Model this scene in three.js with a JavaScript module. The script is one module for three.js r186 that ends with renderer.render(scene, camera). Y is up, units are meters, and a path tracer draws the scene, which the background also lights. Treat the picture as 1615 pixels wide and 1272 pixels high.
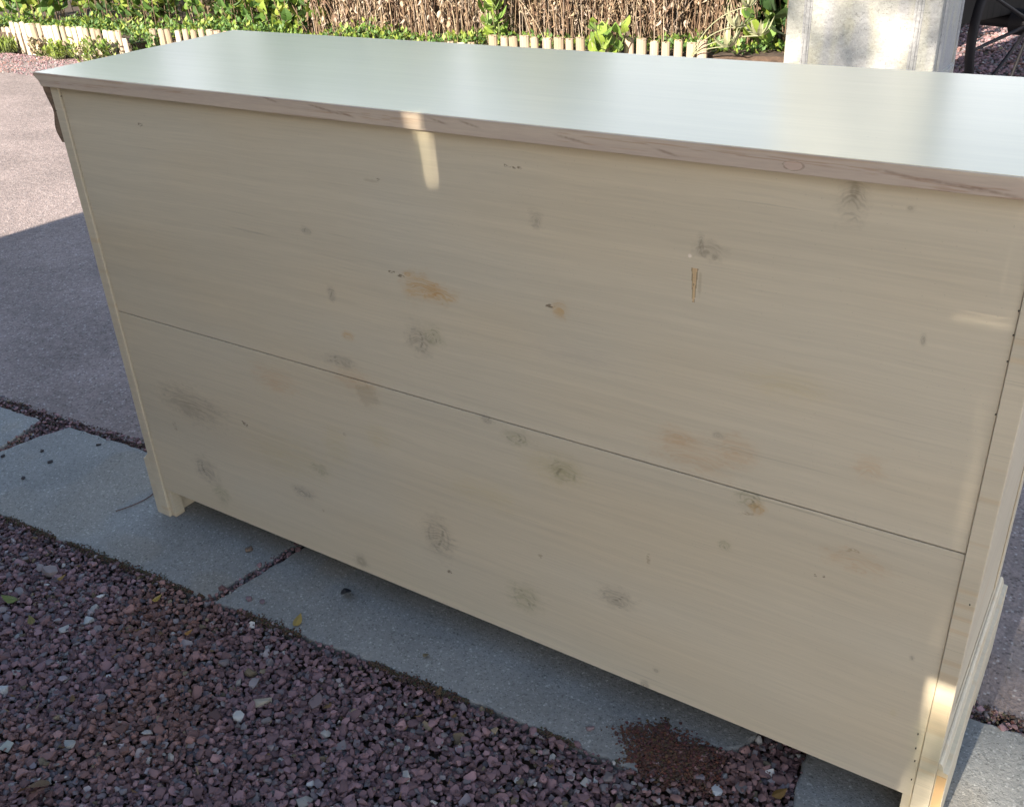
import * as THREE from 'three';
import { mergeGeometries, mergeVertices, toCreasedNormals } from 'three/addons/utils/BufferGeometryUtils.js';
import { RoundedBoxGeometry } from 'three/addons/geometries/RoundedBoxGeometry.js';
import { ConvexGeometry } from 'three/addons/geometries/ConvexGeometry.js';

// ---------------------------------------------------------------- camera, sky, sun, exposure
const scene = new THREE.Scene();
const camera = new THREE.PerspectiveCamera(44.75, 1024 / 806, 0.05, 400);
camera.position.set(1.5644, 1.173, 0.9928);
camera.rotation.order = 'YXZ';
camera.rotation.set(-0.5058, 0.6004, -0.0524);
const SUN = new THREE.Vector3(-0.08, 0.42, 1).normalize();
function computeSky(w, h) {
  const d = new Float32Array(w * h * 4), v = new THREE.Vector3();
  for (let j = 0; j < h; j++) for (let i = 0; i < w; i++) {
    const e = ((j + 0.5) / h - 0.5) * Math.PI, a = ((i + 0.5) / w - 0.5) * Math.PI * 2;
    v.set(Math.cos(e) * Math.cos(a), Math.sin(e), Math.cos(e) * Math.sin(a));
    const up = Math.max(0, v.y), t = Math.pow(1 - up, 3.2), g = Math.pow(Math.max(0, v.dot(SUN)), 10);
    const c = [0.065 + 0.60 * t, 0.105 + 0.575 * t, 0.175 + 0.52 * t];
    const q = Math.pow(1 - up, 9); c[0] += 0.24 * q; c[1] += 0.17 * q; c[2] += 0.06 * q;
    d.set([c[0] + 0.32 * g, c[1] + 0.27 * g, c[2] + 0.19 * g, 1], (j * w + i) * 4);
  }
  const t = new THREE.DataTexture(d, w, h, THREE.RGBAFormat, THREE.FloatType);
  t.mapping = THREE.EquirectangularReflectionMapping; t.magFilter = t.minFilter = THREE.LinearFilter; t.needsUpdate = true;
  return t;
}
scene.background = computeSky(512, 256);
scene.environment = scene.background;
const sun = new THREE.DirectionalLight(new THREE.Color().setRGB(1, 0.89, 0.74), 4.5);
sun.position.copy(SUN).multiplyScalar(30); sun.castShadow = true; sun.shadow.radius = 1;
sun.shadow.mapSize.set(4096, 4096);
Object.assign(sun.shadow.camera, { left: -10, right: 10, top: 10, bottom: -10, near: 1, far: 60 });
scene.add(sun, sun.target);
const renderer = new THREE.WebGLRenderer({ antialias: true });
renderer.toneMapping = THREE.LinearToneMapping;
renderer.toneMappingExposure = 4.2;
renderer.shadowMap.enabled = true;

// ---------------------------------------------------------------- helpers
function rng(seed) { let s = seed | 0; return () => { s = (s + 0x6d2b79f5) | 0; let t = Math.imul(s ^ (s >>> 15), 1 | s); t = (t + Math.imul(t ^ (t >>> 7), 61 | t)) ^ t; return ((t ^ (t >>> 14)) >>> 0) / 4294967296; }; }
const R = rng(7);
const rr = (a, b, r = R) => a + (b - a) * r();
const clamp = (x, a = 0, b = 1) => Math.min(b, Math.max(a, x));
const smooth = (a, b, x) => { const t = clamp((x - a) / (b - a)); return t * t * (3 - 2 * t); };
function hash(i, j, s) { let h = Math.imul(i, 374761393) ^ Math.imul(j, 668265263) ^ Math.imul(s, 974634541); h = Math.imul(h ^ (h >>> 13), 1274126177); return ((h ^ (h >>> 16)) >>> 0) / 4294967296; }
function vnoise(x, y, s = 1, px = 0, py = 0) {            // value noise 0..1, optional period
  const i = Math.floor(x), j = Math.floor(y), f = x - i, g = y - j, u = f * f * (3 - 2 * f), v = g * g * (3 - 2 * g);
  const m = (k, p) => (p ? ((k % p) + p) % p : k);
  const a = hash(m(i, px), m(j, py), s), b = hash(m(i + 1, px), m(j, py), s), c = hash(m(i, px), m(j + 1, py), s), d = hash(m(i + 1, px), m(j + 1, py), s);
  return a + (b - a) * u + (c - a) * v + (a - b - c + d) * u * v;
}
const enc = (c) => { c = clamp(c); return 255 * (c <= 0.0031308 ? 12.92 * c : 1.055 * Math.pow(c, 1 / 2.4) - 0.055); };
function tex(w, h, fn, { data = false, repeat = true } = {}) {
  const d = new Uint8Array(w * h * 4), o = [0, 0, 0];
  for (let j = 0; j < h; j++) for (let i = 0; i < w; i++) {
    fn((i + 0.5) / w, (j + 0.5) / h, o, i, j);
    const k = (j * w + i) * 4;
    for (let c = 0; c < 3; c++) d[k + c] = data ? 255 * clamp(o[c]) : enc(o[c]);
    d[k + 3] = 255;
  }
  const t = new THREE.DataTexture(d, w, h);
  t.magFilter = THREE.LinearFilter; t.minFilter = THREE.LinearMipmapLinearFilter; t.generateMipmaps = true;
  if (repeat) t.wrapS = t.wrapT = THREE.RepeatWrapping;
  if (!data) t.colorSpace = THREE.SRGBColorSpace;
  t.needsUpdate = true;
  return t;
}
const gray = (f) => (u, v, o, i, j) => { o[0] = o[1] = o[2] = f(u, v, i, j); };
const lin = (r, g, b) => new THREE.Color().setRGB(r, g, b);
const mat = (o) => new THREE.MeshStandardMaterial({ roughness: 0.8, side: THREE.DoubleSide, ...o });
function planarUV(g, su = 1, sv = 1, ou = 0, ov = 0) {     // uv in metres from the dominant face direction
  if (g.index) g = g.toNonIndexed();
  g.computeVertexNormals();
  const p = g.attributes.position, n = g.attributes.normal, uv = new Float32Array(p.count * 2);
  for (let i = 0; i < p.count; i++) {
    const ax = Math.abs(n.getX(i)), ay = Math.abs(n.getY(i)), az = Math.abs(n.getZ(i));
    let a, b;
    if (ay >= ax && ay >= az) { a = p.getX(i); b = p.getZ(i); } else if (ax >= az) { a = p.getZ(i); b = p.getY(i); } else { a = p.getX(i); b = p.getY(i); }
    uv[i * 2] = a * su + ou; uv[i * 2 + 1] = b * sv + ov;
  }
  g.setAttribute('uv', new THREE.BufferAttribute(uv, 2));
  return g;
}
function box(x0, x1, y0, y1, z0, z1, r = 0) {
  const g = r ? new RoundedBoxGeometry(x1 - x0, y1 - y0, z1 - z0, 2, r) : new THREE.BoxGeometry(x1 - x0, y1 - y0, z1 - z0);
  g.translate((x0 + x1) / 2, (y0 + y1) / 2, (z0 + z1) / 2);
  return g;
}
const used = {};
function numbered(n) { used[n] = (used[n] ?? -1) + 1; return used[n] ? n + '_' + String(used[n]).padStart(3, '0') : n; }
function mesh(name, g, m, parent) {
  const o = new THREE.Mesh(g, m); o.name = parent === scene ? numbered(name) : name; o.castShadow = o.receiveShadow = true; parent.add(o); return o;
}
function thing(name, label, category, pos = [0, 0, 0], turn = 0, group) {
  const o = new THREE.Group(); o.name = numbered(name); o.position.set(...pos); o.rotation.y = turn; o.userData = { label, category }; if (group) o.userData.group = group; scene.add(o); return o;
}
function tag(o, label, category, group) { Object.assign(o.userData, { label, category }); if (group) o.userData.group = group; return o; }
function structure(o, kind = 'structure') { o.userData.kind = kind; return o; }
const shapeOf = (pts) => new THREE.Shape(pts.map(([x, y]) => new THREE.Vector2(x, y)));
function flatExtrude(pts, depth, bevel = 0) {                // polygon in x,z laid flat: top at y = 0, thickness downwards
  const g = new THREE.ExtrudeGeometry(shapeOf(pts.map(([x, z]) => [x, -z])), { depth: depth - 2 * bevel, bevelEnabled: bevel > 0, bevelThickness: bevel, bevelSize: bevel, bevelOffset: -bevel, bevelSegments: 2 });
  g.rotateX(-Math.PI / 2); g.translate(0, -depth + bevel, 0);
  return planarUV(g);
}
function inside(pts, x, z) { let c = false; for (let i = 0, j = pts.length - 1; i < pts.length; j = i++) { const [a, b] = pts[i], [d, e] = pts[j]; if ((b > z) !== (e > z) && x < ((d - a) * (z - b)) / (e - b) + a) c = !c; } return c; }

// ---------------------------------------------------------------- ground
const zFront = (x) => 0.162 - 0.0635 * x, zRear = (x) => -0.163 - 0.0635 * x, zAsphalt = (x) => zRear(x) - 0.03;

const soilTex = tex(512, 512, (u, v, o) => {
  const n = vnoise(u * 40, v * 40, 3, 40, 40) * 0.6 + vnoise(u * 130, v * 130, 4, 130, 130) * 0.4, k = 0.35 + 0.9 * n;
  o[0] = 0.075 * k; o[1] = 0.05 * k; o[2] = 0.036 * k;
});
structure(mesh('ground', planarUV(new THREE.CircleGeometry(90, 48).rotateX(-Math.PI / 2).translate(0, -0.045, 0)), mat({ map: soilTex, roughness: 1 }), scene));

// asphalt with pale and reddish chips
const asphaltH = new Float32Array(1024 * 1024);
const asphaltTex = tex(1024, 1024, (u, v, o, i, j) => {
  const big = vnoise(u * 6, v * 6, 11, 6, 6), mid = vnoise(u * 60, v * 60, 12, 60, 60), fine = vnoise(u * 260, v * 260, 13, 260, 260), cell = hash(i >> 2, j >> 2, 14), cell2 = hash(i >> 1, j >> 1, 15);
  let k = 0.6 + 0.3 * big + 0.26 * mid + 0.42 * (fine - 0.2) + 0.22 * (cell2 - 0.5);
  let r = 0.238, g = 0.192, b = 0.183;
  if (cell > 0.93 && fine > 0.45) { k *= 1.55; r = 0.23; g = 0.21; b = 0.205; }
  if (cell < 0.06) k *= 0.55;
  asphaltH[j * 1024 + i] = 0.35 * fine + 0.4 * mid + 0.25 * cell2;
  o[0] = r * k; o[1] = g * k; o[2] = b * k;
});
const asphaltBump = tex(1024, 1024, gray((u, v, i, j) => asphaltH[j * 1024 + i]), { data: true });
{
  const pts = [], r = rng(31);
  for (let x = -12; x <= 12.01; x += Math.abs(x) < 2.5 ? 0.035 : 0.25) pts.push([x, zAsphalt(x) + rr(-0.012, 0.012, r)]);
  pts.push([30, -0.2], [30, -4.55], [6, -4.75]);
  for (let x = 4; x > -12; x -= 0.16) pts.push([x, (x > -4.85 ? -4.72 + (x + 0.75) * -0.158 + 0.12 : -3.72 - 0.0 * x) + rr(-0.03, 0.03, r)]);
  pts.push([-30, -3.7], [-30, 0]);
  const g = flatExtrude(pts, 0.04);
  g.translate(0, -0.003, 0);
  const uv = g.attributes.uv; for (let i = 0; i < uv.count; i++) uv.setXY(i, uv.getX(i) / 1.1, uv.getY(i) / 1.1);
  const p = g.attributes.position;
  structure(mesh('asphalt_drive', g, mat({ map: asphaltTex, bumpMap: asphaltBump, bumpScale: 0.004, roughness: 0.92 }), scene));
}

// concrete slabs
const concreteH = new Float32Array(1024 * 1024);
const concreteTex = tex(1024, 1024, (u, v, o, i, j) => {
  const big = vnoise(u * 5, v * 5, 21, 5, 5), blot = vnoise(u * 17, v * 17, 22, 17, 17), fine = vnoise(u * 240, v * 240, 23, 240, 240), grit = hash(i, j, 24), cell = hash(i >> 1, j >> 1, 25), cell2 = hash(i >> 2, j >> 2, 26);
  let k = 0.76 + 0.2 * big + 0.16 * blot + 0.2 * (fine - 0.5) + 0.14 * (grit - 0.5);
  if (cell > 0.965) k *= 1.5; if (cell2 > 0.972) k *= 1.45; if (cell < 0.05) k *= 0.6; if (cell2 < 0.02) k *= 0.72;
  const lichen = smooth(0.62, 0.8, vnoise(u * 9 + 3, v * 9, 27, 9, 9));
  concreteH[j * 1024 + i] = 0.45 * fine + 0.55 * grit;
  o[0] = 0.272 * k * (1 + 0.05 * lichen); o[1] = 0.276 * k; o[2] = 0.27 * k * (1 - 0.06 * lichen);
});
const concreteBump = tex(1024, 1024, gray((u, v, i, j) => concreteH[j * 1024 + i]), { data: true });
const concreteMat = mat({ map: concreteTex, bumpMap: concreteBump, bumpScale: 0.0011, roughness: 0.9 });
const slabCorners = [
  [[-2.45, 0.30], [-1.59, 0.263], [-1.60, 0.1], [-1.61, -0.058], [-2.46, -0.006]],
  [[-1.565, 0.261], [-0.6, 0.2], [-0.603, 0.01], [-0.618, -0.06], [-0.637, -0.1225], [-1.58, -0.063]],
  [[-0.575, 0.193], [0.272, 0.141], [0.285, 0.05], [0.315, -0.183], [-0.3, -0.152], [-0.537, -0.136], [-0.548, -0.105], [-0.566, -0.06], [-0.583, 0.02]],
  [[0.292, 0.14], [0.807, 0.100], [1.132, 0.088], [1.124, 0.07], [1.114, 0.048], [1.121, 0.03], [1.126, 0.012], [1.139, -0.001], [1.152, 0.001], [1.166, 0.01], [1.18, 0.002], [1.197, -0.006], [1.222, -0.012], [1.25, -0.028], [1.285, -0.245], [0.336, -0.186]],
  [[1.352, 0.072], [2.22, 0.02], [2.2, -0.303], [1.318, -0.248], [1.335, -0.032]],
  [[2.245, 0.018], [3.1, -0.035], [3.09, -0.36], [2.225, -0.305]],
];
const pavement = new THREE.Group(); pavement.name = 'pavement'; structure(pavement); scene.add(pavement);
const slabPolys = slabCorners.map((pts, k) => {
  const r = rng(100 + k), out = [];
  pts.forEach(([x, z], i) => {
    const [x2, z2] = pts[(i + 1) % pts.length], n = Math.max(1, Math.round(Math.hypot(x2 - x, z2 - z) / 0.017));
    for (let q = 0; q < n; q++) out.push([x + (x2 - x) * q / n + rr(-0.0028, 0.0028, r), z + (z2 - z) * q / n + rr(-0.0028, 0.0028, r)]);
  });
  const g = flatExtrude(out, 0.05, 0.004), uv = g.attributes.uv;
  for (let i = 0; i < uv.count; i++) uv.setXY(i, uv.getX(i) * 1.05 + k * 0.37, uv.getY(i) * 1.05 + k * 0.61);
  mesh('paving_slab', g, concreteMat, pavement);
  return pts;
});
structure(mesh('gravel_bed', flatExtrude([[-6, 6], [6, 6], [6, zRear(6) - 0.09], [-6, zRear(-6) - 0.09]], 0.012).translate(0, -0.024, 0), mat({ map: soilTex, roughness: 1 }), scene));

// loose stone chips
function stoneShapes(n, seed, flat = 0.62) {
  const r = rng(seed), list = [];
  for (let k = 0; k < n; k++) {
    const pts = [], sx = rr(0.8, 1.25, r), sz = rr(0.7, 1.05, r), sy = rr(flat - 0.12, flat + 0.18, r);
    for (let i = 0; i < 15; i++) { const v = new THREE.Vector3(r() - 0.5, r() - 0.5, r() - 0.5).normalize().multiplyScalar(rr(0.86, 1.05, r)); v.x *= sx; v.y *= sy; v.z *= sz; pts.push(v); }
    let g = new ConvexGeometry(pts); g.deleteAttribute('uv');
    g = toCreasedNormals(g, 1.05);
    list.push(g);
  }
  return list;
}
const chipShapes = stoneShapes(9, 5);
const chipTex = tex(128, 128, (u, v, o) => { const k = 0.8 + 0.4 * vnoise(u * 12, v * 12, 9, 12, 12); o[0] = o[1] = o[2] = k * 0.9; });
function chips(name, label, spots, material, shapes = chipShapes) {       // spots: [x, y, z, radius, colour]
  const parent = new THREE.Group(); parent.name = numbered(name); parent.userData = { label, category: 'gravel', kind: 'stuff' }; scene.add(parent);
  const lists = shapes.map(() => []), r = rng(77);
  for (const s of spots) lists[Math.floor(r() * shapes.length)].push(s);
  const m = new THREE.Matrix4(), q = new THREE.Quaternion(), e = new THREE.Euler();
  lists.forEach((l, k) => {
    if (!l.length) return;
    const im = new THREE.InstancedMesh(shapes[k], material, l.length); im.name = 'chippings'; structure(im, 'stuff'); im.castShadow = im.receiveShadow = true;
    l.forEach(([x, y, z, rad, c], i) => {
      e.set(rr(-0.6, 0.6, r), r() * 6.283, rr(-0.6, 0.6, r)); q.setFromEuler(e);
      m.compose(new THREE.Vector3(x, y, z), q, new THREE.Vector3(rad, rad, rad)); im.setMatrixAt(i, m); im.setColorAt(i, c);
    });
    parent.add(im);
  });
  return parent;
}
const chipMat = mat({ color: 0xffffff, roughness: 0.95 });
function chipColour(x, z, r) {
  const t = r(), k = Math.exp((r() + r() + r() - 1.5) * 0.5), dirt = smooth(0.55, 0.85, vnoise(x * 5 + 20, z * 5 + 9, 61)) * 0.6;
  if (t < 0.014) return lin(0.40 * k, 0.385 * k, 0.37 * k);
  if (t < 0.10) return lin(0.215 * k, 0.19 * k, 0.198 * k);
  if (t < 0.21) return lin(0.145 * k, 0.125 * k, 0.14 * k);
  if (t < 0.225) return lin(0.19 * k, 0.15 * k, 0.10 * k);
  return lin((0.212 + 0.03 * dirt) * k, (0.131 - 0.002 * dirt) * k, (0.142 - 0.045 * dirt) * k);
}
{
  const r = rng(41), spots = [];
  const free = (x, z, pad) => !slabPolys.some((p) => inside(p, x, z) && inside(p, x + pad, z) && inside(p, x - pad, z) && inside(p, x, z - pad));
  const lay = (cell, ry, rs, sparse = 1) => {
    for (let x = -1.35; x < 2.35; x += cell) for (let z = -0.34; z < 1.75; z += cell) {
      if (r() > sparse) continue;
      const px = x + rr(-0.5, 0.5, r) * cell, pz = z + rr(-0.5, 0.5, r) * cell;
      if (pz < zAsphalt(px) - 0.01 || !free(px, pz, 0.003)) continue;
      const edge = pz < zRear(px) + 0.03 || px < 0.6 && pz < zFront(px), near = Math.abs(pz - zFront(px)) < 0.05;
      const rad = rs(r) * (edge ? 0.66 : near ? 0.8 : 1);
      spots.push([px, ry(r) - (edge ? -0.004 : 0) + (near ? 0.0035 : 0), pz, rad, chipColour(px, pz, r)]);
    }
  };
  lay(0.0092, (r) => rr(-0.019, -0.011, r), (r) => rr(0.006, 0.009, r));
  lay(0.0128, (r) => rr(-0.010, -0.004, r), (r) => 0.006 * Math.exp(r() * r() * 0.8), 0.93);
  lay(0.05, (r) => rr(-0.007, -0.003, r), (r) => rr(0.010, 0.0145, r), 0.8);
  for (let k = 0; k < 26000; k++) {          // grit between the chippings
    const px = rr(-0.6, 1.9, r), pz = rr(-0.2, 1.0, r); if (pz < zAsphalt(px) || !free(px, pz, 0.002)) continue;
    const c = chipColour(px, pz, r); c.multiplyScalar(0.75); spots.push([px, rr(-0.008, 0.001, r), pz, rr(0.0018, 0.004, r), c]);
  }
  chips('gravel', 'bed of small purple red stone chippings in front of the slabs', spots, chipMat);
}

// ---------------------------------------------------------------- sideboard
const W = 1.4873, H = 0.9, HT = 0.8785, SEAM = 0.4698, PB = 0.07, OUT = 0.0222;
const CREAM = [0.64, 0.556, 0.415];
function grainAt(x, y, s) {       // relative brightness of washed pine, grain along x (metres)
  const w = y + 0.012 * (vnoise(x * 2.2, y * 7, s) - 0.5) + 0.004 * vnoise(x * 9, y * 16, s + 1);
  const rings = vnoise(x * 0.9, w * 120, s + 2), fine = vnoise(x * 14, w * 620, s + 3), pore = vnoise(x * 40, w * 900, s + 4), wide = vnoise(x * 1.6, w * 16, s + 5);
  return 1 + 0.075 * (rings - 0.5) + 0.07 * (fine - 0.5) + 0.05 * (pore - 0.5) + 0.09 * (wide - 0.5) - 0.2 * smooth(0.9, 1, vnoise(x * 5, w * 420, s + 6)) * smooth(0.4, 0.8, vnoise(x * 3, w * 30, s + 7));
}
const knots = [[0.191,0.832,0.0064,0.0041,'d'],[0.680,0.800,0.0080,0.0045,'d'],[0.668,0.797,0.0138,0.0027,'t'],[0.903,0.842,0.0130,0.0032,'d'],[0.933,0.780,0.0084,0.0107,'g'],[0.527,0.705,0.0119,0.0051,'g'],[0.560,0.608,0.0080,0.0108,'g'],[0.682,0.667,0.0095,0.0030,'d'],[0.701,0.664,0.0082,0.0030,'d'],[0.715,0.669,0.0070,0.0029,'o'],[0.736,0.653,0.0318,0.0197,'o'],[0.769,0.648,0.0289,0.0117,'o'],[0.950,0.666,0.0067,0.0027,'d'],[0.964,0.664,0.0114,0.0107,'o'],[0.723,0.568,0.0202,0.0211,'g'],[0.750,0.579,0.0163,0.0145,'n'],[0.581,0.544,0.0120,0.0067,'o'],[0.556,0.495,0.0275,0.0105,'g'],[1.153,0.781,0.0038,0.0120,'g'],[1.160,0.776,0.0166,0.0105,'g'],[1.170,0.769,0.0038,0.0038,'g'],[1.140,0.766,0.0023,0.0023,'w'],[1.147,0.731,0.0046,0.0213,'x'],[1.154,0.734,0.0023,0.0189,'t'],[1.315,0.865,0.0087,0.0169,'r'],[1.314,0.856,0.0149,0.0223,'g'],[1.371,0.854,0.0053,0.0038,'r'],[1.404,0.717,0.0030,0.0064,'g'],[0.397,0.422,0.0436,0.0207,'p'],[0.604,0.445,0.0243,0.0215,'t'],[0.617,0.373,0.0246,0.0225,'y'],[0.520,0.327,0.0267,0.0347,'y'],[0.836,0.465,0.0102,0.0065,'g'],[0.886,0.449,0.0217,0.0108,'n'],[1.188,0.540,0.0073,0.0054,'g'],[1.213,0.525,0.0269,0.0199,'p'],[1.134,0.523,0.0205,0.0131,'p'],[1.156,0.501,0.0500,0.0227,'p'],[1.371,0.547,0.0149,0.0149,'p'],[1.235,0.459,0.0160,0.0132,'n'],[1.246,0.450,0.0096,0.0085,'o'],[1.232,0.437,0.0114,0.0057,'e'],[0.153,0.164,0.0275,0.0260,'g'],[0.185,0.119,0.0196,0.0232,'n'],[0.299,0.308,0.0087,0.0057,'d'],[0.088,0.245,0.0081,0.0126,'e'],[0.473,0.265,0.0188,0.0098,'n'],[0.417,0.199,0.0231,0.0103,'g'],[0.462,0.175,0.0065,0.0059,'e'],[0.544,0.357,0.0044,0.0039,'e'],[0.537,0.091,0.0204,0.0168,'r'],[0.723,0.211,0.0266,0.0351,'g'],[0.740,0.147,0.0067,0.0055,'d'],[0.886,0.154,0.0263,0.0238,'n'],[0.919,0.247,0.0057,0.0061,'e'],[1.098,0.312,0.0039,0.0110,'e'],[0.962,0.416,0.0248,0.0173,'n'],[1.049,0.221,0.0267,0.0144,'g'],[1.373,0.415,0.0325,0.0166,'p'],[1.368,0.429,0.0114,0.0046,'e'],[1.206,0.377,0.0085,0.0091,'n'],[1.116,0.111,0.0061,0.0063,'r'],[1.098,0.073,0.0073,0.0091,'g'],[1.327,0.376,0.0015,0.0019,'d'],[1.337,0.378,0.0015,0.0019,'d'],[1.445,0.201,0.0036,0.0084,'y'],[1.454,0.299,0.0028,0.0039,'g'],[0.582,0.468,0.0406,0.0166,'p'],[0.947,0.416,0.0516,0.0283,'y'],[1.268,0.629,0.0428,0.0163,'y'],[0.156,0.309,0.0743,0.0299,'g'],[0.981,0.604,0.0651,0.0149,'s'],[0.820,0.330,0.0586,0.0241,'y'],[0.393,0.269,0.0805,0.0432,'y']];
// each kind of mark: tint, strength, ringed
const markKinds = { d: [[0.30, 0.25, 0.2], 0.9, 0], e: [[0.55, 0.47, 0.38], 0.55, 0], g: [[0.64, 0.63, 0.63], 0.85, 0.35], t: [[0.72, 0.68, 0.62], 0.5, 0], o: [[0.92, 0.74, 0.54], 0.95, 0.2], p: [[0.95, 0.84, 0.75], 0.9, 0.4], n: [[0.70, 0.72, 0.64], 0.85, 0.35], y: [[0.97, 0.95, 0.86], 0.8, 0.3], s: [[0.92, 0.91, 0.93], 0.7, 0.4], r: [[0.62, 0.60, 0.58], 0.75, 1], w: [[1.4, 1.4, 1.55], 0.9, 0], x: [[1.0, 0.82, 0.62], 1, 0] };
const PW = 2048, PH = 1116, panelTint = new Float32Array(PW * PH * 3).fill(1);
knots.forEach(([x, y, rx0, ry0, k], id) => {
  const tight = k === 'd' || k === 'e' ? 0.72 : 1, rx = rx0 * tight * (k === 'd' ? 1.15 : 1), ry = ry0 * tight;
  const [tint, amount, ringed] = markKinds[k], soft = ['p', 'y', 's', 'n', 'o', 'g'].includes(k), grow = soft ? 1.9 : 1.25;
  const i0 = Math.floor((x - rx * grow) / W * PW), i1 = Math.ceil((x + rx * grow) / W * PW), j0 = Math.floor((y - ry * grow - PB) / (HT - PB) * PH), j1 = Math.ceil((y + ry * grow - PB) / (HT - PB) * PH);
  for (let j = Math.max(0, j0); j < Math.min(PH, j1); j++) for (let i = Math.max(0, i0); i < Math.min(PW, i1); i++) {
    const px = i / PW * W, py = PB + j / PH * (HT - PB), wob = (k === 'd' || k === 'e' ? 1.3 : 0.5) * (vnoise(px * 90 + id * 9, py * 160, 91) - 0.5) + 0.3 * (vnoise(px * 260, py * 380 + id * 5, 92) - 0.5);
    let d = Math.hypot((px - x) / rx, (py - y) / ry) * (1 + wob), a;
    if (k === 'x') {
      const f = (py - y) / ry, half = 0.62 + 0.3 * f; d = Math.max(Math.abs(f), Math.abs((px - x) / rx) / half);
      a = d < 1 ? 1 : 0; const rim = Math.abs((px - x) / rx) / half > 0.66 || vnoise(px * 800, py * 250, 96) > 0.86 ? 0.5 : 1;
      if (a) for (let c = 0; c < 3; c++) panelTint[(j * PW + i) * 3 + c] *= tint[c] * rim * (0.9 + 0.2 * vnoise(px * 900, py * 60, 93));
      continue;
    }
    a = soft ? 1 - smooth(0.35, 1.6, d) : 1 - smooth(0.6, 1.1, d);
    if (ringed) a *= 1 - ringed * 0.75 * (0.5 + 0.5 * Math.cos(d * (ringed === 1 ? 7 : 11) + 1));
    if (k === 'd' || k === 'e') a *= smooth(0.34, 0.62, vnoise(px * 420 + id, py * 900, 97));
    if (soft) {
      a *= 0.35 + 0.75 * smooth(0.25, 0.75, vnoise(px * 38, py * 760 + 9 * d, 94 + id));
      if ((k === 'g' || k === 'n') && rx < 0.035 && id % 3 !== 1) {      // broken growth rings and one drying crack in the heart of the knot
        const ang = Math.atan2((py - y) / ry, (px - x) / rx), d2 = Math.hypot((px - x) / rx, (py - y) / ry) * (1 + 0.3 * (vnoise(Math.cos(ang) * 1.5 + id, Math.sin(ang) * 1.5, 98) - 0.5));
        const arc = smooth(0.42, 0.6, vnoise(Math.cos(ang) * 2 + id * 3, Math.sin(ang) * 2, 99)), line = (q, w) => 1 - smooth(0, w, Math.abs(d2 - q));
        const bend = (px - x) / rx - 0.35 * Math.sin((py - y) / ry * 2 + id), crack = (1 - smooth(0.03, 0.14, Math.abs(bend))) * (1 - smooth(0.4, 0.75, Math.abs((py - y) / ry)));
        const f = 1 - Math.max(0.17 * arc * Math.max(line(0.78, 0.12), 0.6 * line(0.45, 0.1)), 0.34 * crack * smooth(0.3, 0.6, vnoise(py * 400, id, 100)));
        for (let c = 0; c < 3; c++) panelTint[(j * PW + i) * 3 + c] *= f;
      }
    }
    for (let c = 0; c < 3; c++) panelTint[(j * PW + i) * 3 + c] *= 1 - clamp(a * amount) * (1 - tint[c]);
  }
});
const panelTex = tex(PW, PH, (u, v, o, i, j) => {
  const x = u * W, y = PB + v * (HT - PB), low = y < SEAM, k = grainAt(x + (low ? 3.7 : 0), y, low ? 210 : 200);
  const cloud = vnoise(x * 7, y * 13, 230) - 0.5, cloud2 = vnoise(x * 3.1 + 8, y * 5.2, 231) - 0.5, sp = hash(i, j, 232) > 0.9994 ? 0.7 : 1;
  for (let c = 0; c < 3; c++) o[c] = CREAM[c] * k * sp * panelTint[(j * PW + i) * 3 + c];
  o[0] *= 1 + 0.035 * cloud; o[1] *= 1 + 0.018 * cloud2; o[2] *= 1 - 0.05 * cloud + 0.05 * cloud2;
}, { repeat: false });
const creamTex = tex(1024, 1024, (u, v, o) => {
  const k = grainAt(u, v, 260), wear = smooth(0.72, 0.9, vnoise(u * 5, v * 60, 262, 5, 60)) * 0.3;
  o[0] = CREAM[0] * k * (1 - 0.1 * wear); o[1] = CREAM[1] * k * (1 - 0.3 * wear); o[2] = CREAM[2] * k * (1 - 0.55 * wear);
});
const topTex = tex(2048, 640, (u, v, o) => {
  const x = u * 1.6, y = v * 0.48, k = (1 + 0.03 * (vnoise(x * 1.6, y * 60, 270) - 0.5) + 0.04 * (vnoise(x * 14, y * 240, 271) - 0.5) + 0.07 * (vnoise(x * 4, y * 9, 274) - 0.5)) * (vnoise(x * 420, y * 420, 275) > 0.992 ? 0.72 : 1);
  o[0] = 0.90 * k; o[1] = 0.795 * k; o[2] = 0.545 * k;
}, { repeat: false });
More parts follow.
